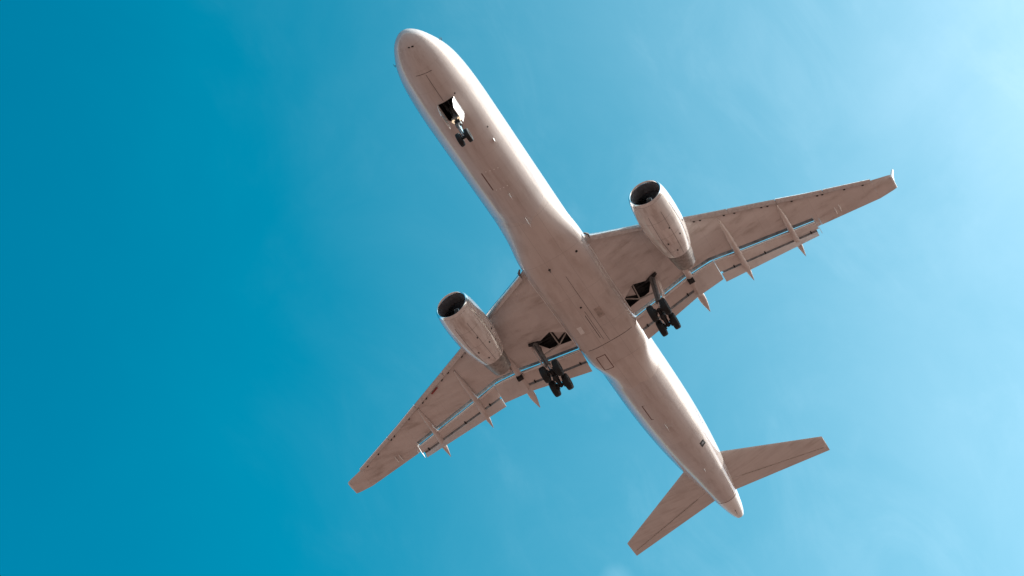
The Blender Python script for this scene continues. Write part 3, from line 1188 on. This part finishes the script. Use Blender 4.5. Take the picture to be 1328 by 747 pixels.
def build_main(s):
    tr = Vector((22.66, s * 4.08, -1.18))
    pv = Vector((23.10, s * 3.66, -4.42))
    mid = tr.lerp(pv, .62)
    bm = bmesh.new()
    tube(bm, [tr, tr.lerp(pv, .1), tr.lerp(pv, .2), mid], [.15, .19, .165, .165], n=18, mat=0)
    tube(bm, [mid, tr.lerp(pv, .66)], [.20, .19], n=18, mat=0)
    tube(bm, [tr.lerp(pv, .66), pv + Vector((0, 0, .12))], [.115, .115], n=16, mat=1)
    tube(bm, [pv + Vector((0, 0, .25)), pv + Vector((0, 0, -.14))], [.17, .19], n=16, mat=2)
    # trunnion shaft
    tube(bm, [tr + Vector((-.14, s * .34, -.16)), tr + Vector((-.05, s * .1, -.18)), tr + Vector((.08, -s * .5, -.10))], [.09, .13, .12], n=12, mat=2)
    gear = link('main_gear', bm, ['gear', 'chrome', 'geardark'], root, angle=40)
    # bogie
    fx, ax = Vector((22.53, s * 3.65, -4.42)), Vector((23.74, s * 3.65, -4.56))
    bm = bmesh.new()
    tube(bm, [fx - Vector((.1, 0, 0)), pv + Vector((0, 0, -.07)), ax + Vector((.1, 0, 0))], [.11, .15, .11], n=14)
    for q in (fx, ax):
        tube(bm, [q + Vector((0, -.36, 0)), q + Vector((0, .36, 0))], .085, n=12)
    box(bm, (23.1, s * 3.65, -4.62), (.7, .12, .10))
    link('bogie_beam', bm, 'geardark', gear)
    for q in (fx, ax):
        for d in (-.43, .43):
            put_wheel(mw, q + Vector((0, d, 0)), gear)
            bm = bmesh.new()
            tube(bm, [q + Vector((0, d * .35, 0)), q + Vector((0, d * .62, 0))], .20, n=18)
            link('brake', bm, 'geardark', gear)
    # torque links
    bm = bmesh.new()
    k = tr.lerp(pv, .62) + Vector((.42, 0, -.42))
    for d in (-.08, .08):
        tube(bm, [tr.lerp(pv, .60) + Vector((.12, d, 0)), k + Vector((0, d * .5, 0))], .035, n=8)
        tube(bm, [k + Vector((0, d * .5, 0)), pv + Vector((.14, d, .12))], .035, n=8)
    link('torque_link', bm, 'gear', gear)
    # side brace and drag brace folding into the bay
    bm = bmesh.new()
    v = Vector((23.43, s * 2.80, -1.62))
    tube(bm, [Vector((22.42, s * 2.86, -1.30)), v], .042, n=10)
    tube(bm, [Vector((23.02, s * 2.05, -1.42)), v], .042, n=10)
    link('side_brace', bm, 'brace', gear)
    bm = bmesh.new()
    tube(bm, [v, tr.lerp(pv, .40)], [.06, .05], n=10)
    link('lock_brace', bm, 'brace', gear)
    bm = bmesh.new()
    tube(bm, [Vector((23.15, s * 3.9, -1.25)), tr.lerp(pv, .52)], [.055, .05], n=10)
    link('drag_brace', bm, 'gear', gear)
    bm = bmesh.new()
    for i, (dx, dy) in enumerate(((.20, .05), (.22, -.06), (-.17, .04))):
        pts = [tr.lerp(pv, .05 + .12 * j) + Vector((dx + .03 * math.sin(j * 2 + i), s * dy, 0)) for j in range(8)]
        tube(bm, pts, .018, n=6)
    link('hydraulic_lines', bm, 'black', gear)
    # pale panel lining in the well
    bm = bmesh.new()
    prism_panel(bm, [(22.45, s * 2.75, -1.18), (23.0, s * 2.1, -1.30), (23.3, s * 2.7, -1.28)], (0, 0, .04))
    link('bay_panel', bm, 'belly', gear, smooth=False)
    for i in range(4):
        bm = bmesh.new()
        x = 22.55 + .27 * i
        tube(bm, [(x, s * 2.3 + .1 * i, -1.15), (x + .15, s * 3.9, -1.12)], .035, n=8)
        link('bay_pipe', bm, 'geardark', gear)
    # leg door on the outboard side
    bm = bmesh.new()
    a = tr + Vector((.12, s * .22, -.10))
    b = tr.lerp(pv, .44) + Vector((.26, s * .24, 0))
    wv = Vector((.25, s * .09, .0))
    prism_panel(bm, [a, a + wv, b + wv, b], (0, s * .035, 0))
    link('gear_door', bm, 'wing2', gear, smooth=False)
    bm = bmesh.new()
    a2 = tr.lerp(pv, .46) + Vector((.22, s * .23, 0))
    b2 = tr.lerp(pv, .66) + Vector((.20, s * .22, 0))
    prism_panel(bm, [a2, a2 + wv * .9, b2 + wv * .75, b2], (0, s * .03, 0))
    link('gear_door', bm, 'wing2', gear, smooth=False)
    return gear


for s in (-1, 1):
    build_main(s)


def build_nose():
    tp_ = Vector((5.08, .02, -1.45))
    ax = Vector((5.34, .0, -4.24))
    bm = bmesh.new()
    tube(bm, [tp_, tp_.lerp(ax, .55)], [.17, .16], n=16, mat=0)
    tube(bm, [tp_.lerp(ax, .55), tp_.lerp(ax, .62)], [.20, .19], n=16, mat=0)
    tube(bm, [tp_.lerp(ax, .60), ax + Vector((0, 0, .05))], .10, n=14, mat=1)
    tube(bm, [ax + Vector((0, -.32, 0)), ax + Vector((0, .32, 0))], .07, n=12, mat=2)
    gear = link('nose_gear', bm, ['gear', 'chrome', 'geardark'], root, angle=40)
    for d in (-.25, .25):
        put_wheel(nw, ax + Vector((0, d, 0)), gear)
    # doors
    for y, lean in ((-.47, .26), (.53, .03)):
        bm = bmesh.new()
        zt_ = fus_z(4.8, y)
        pts = [(4.24, y, zt_ + .02), (5.40, y, zt_ + .02), (5.52, y + lean * .6, zt_ - .35), (5.40, y + lean, zt_ - .85), (4.36, y + lean, zt_ - .85), (4.20, y + lean * .5, zt_ - .3)]
        prism_panel(bm, pts, (0, .035 if y > 0 else -.035, 0))
        link('gear_door', bm, 'white', gear, smooth=False)
    bm = bmesh.new()
    k = tp_.lerp(ax, .35)
    for d in (-.16, .16):
        tube(bm, [k + Vector((0, d * .4, 0)), Vector((4.35, d * 1.5, -1.5))], .04, n=8)
    link('drag_brace', bm, 'geardark', gear)
    # steering collar with lamps
    bm = bmesh.new()
    q = tp_.lerp(ax, .42)
    box(bm, q + Vector((-.02, 0, 0)), (.30, .46, .16))
    for d in (-.2, .2):
        tube(bm, [q + Vector((.05, d, -.05)), q + Vector((.05, d, .35))], .07, n=10)
    link('steering_collar', bm, 'brace', gear)
    for d in (-.17, .17):
        bm = bmesh.new()
        tube(bm, [q + Vector((.02, d, -.14)), q + Vector((-.16, d, -.20)), q + Vector((-.17, d, -.205))], [.06, .10, .09], n=16)
        link('landing_light', bm, 'lamp', gear)
    bm = bmesh.new()
    e = tp_.lerp(ax, .75) + Vector((-.34, 0, 0))
    for d in (-.06, .06):
        tube(bm, [tp_.lerp(ax, .58) + Vector((-.1, d, 0)), e + Vector((0, d * .6, 0))], .03, n=8)
        tube(bm, [e + Vector((0, d * .6, 0)), ax + Vector((-.08, d, .1))], .03, n=8)
    link('torque_link', bm, 'gear', gear)
    bm = bmesh.new()
    tube(bm, [(5.55, .05, -1.75), (5.25, .05, -2.7)], .05, n=8)
    box(bm, (5.2, 0, -2.95), (.35, .3, .3))
    link('steering_jack', bm, 'geardark', gear)
    for y in (-.25, 0, .28):
        bm = bmesh.new()
        tube(bm, [(4.3, y, -1.25), (5.4, y + .05, -1.2)], .04, n=8)
        link('bay_pipe', bm, 'gear', gear)
    return gear


build_nose()
for src in (mw, nw):
    bpy.data.objects.remove(src)
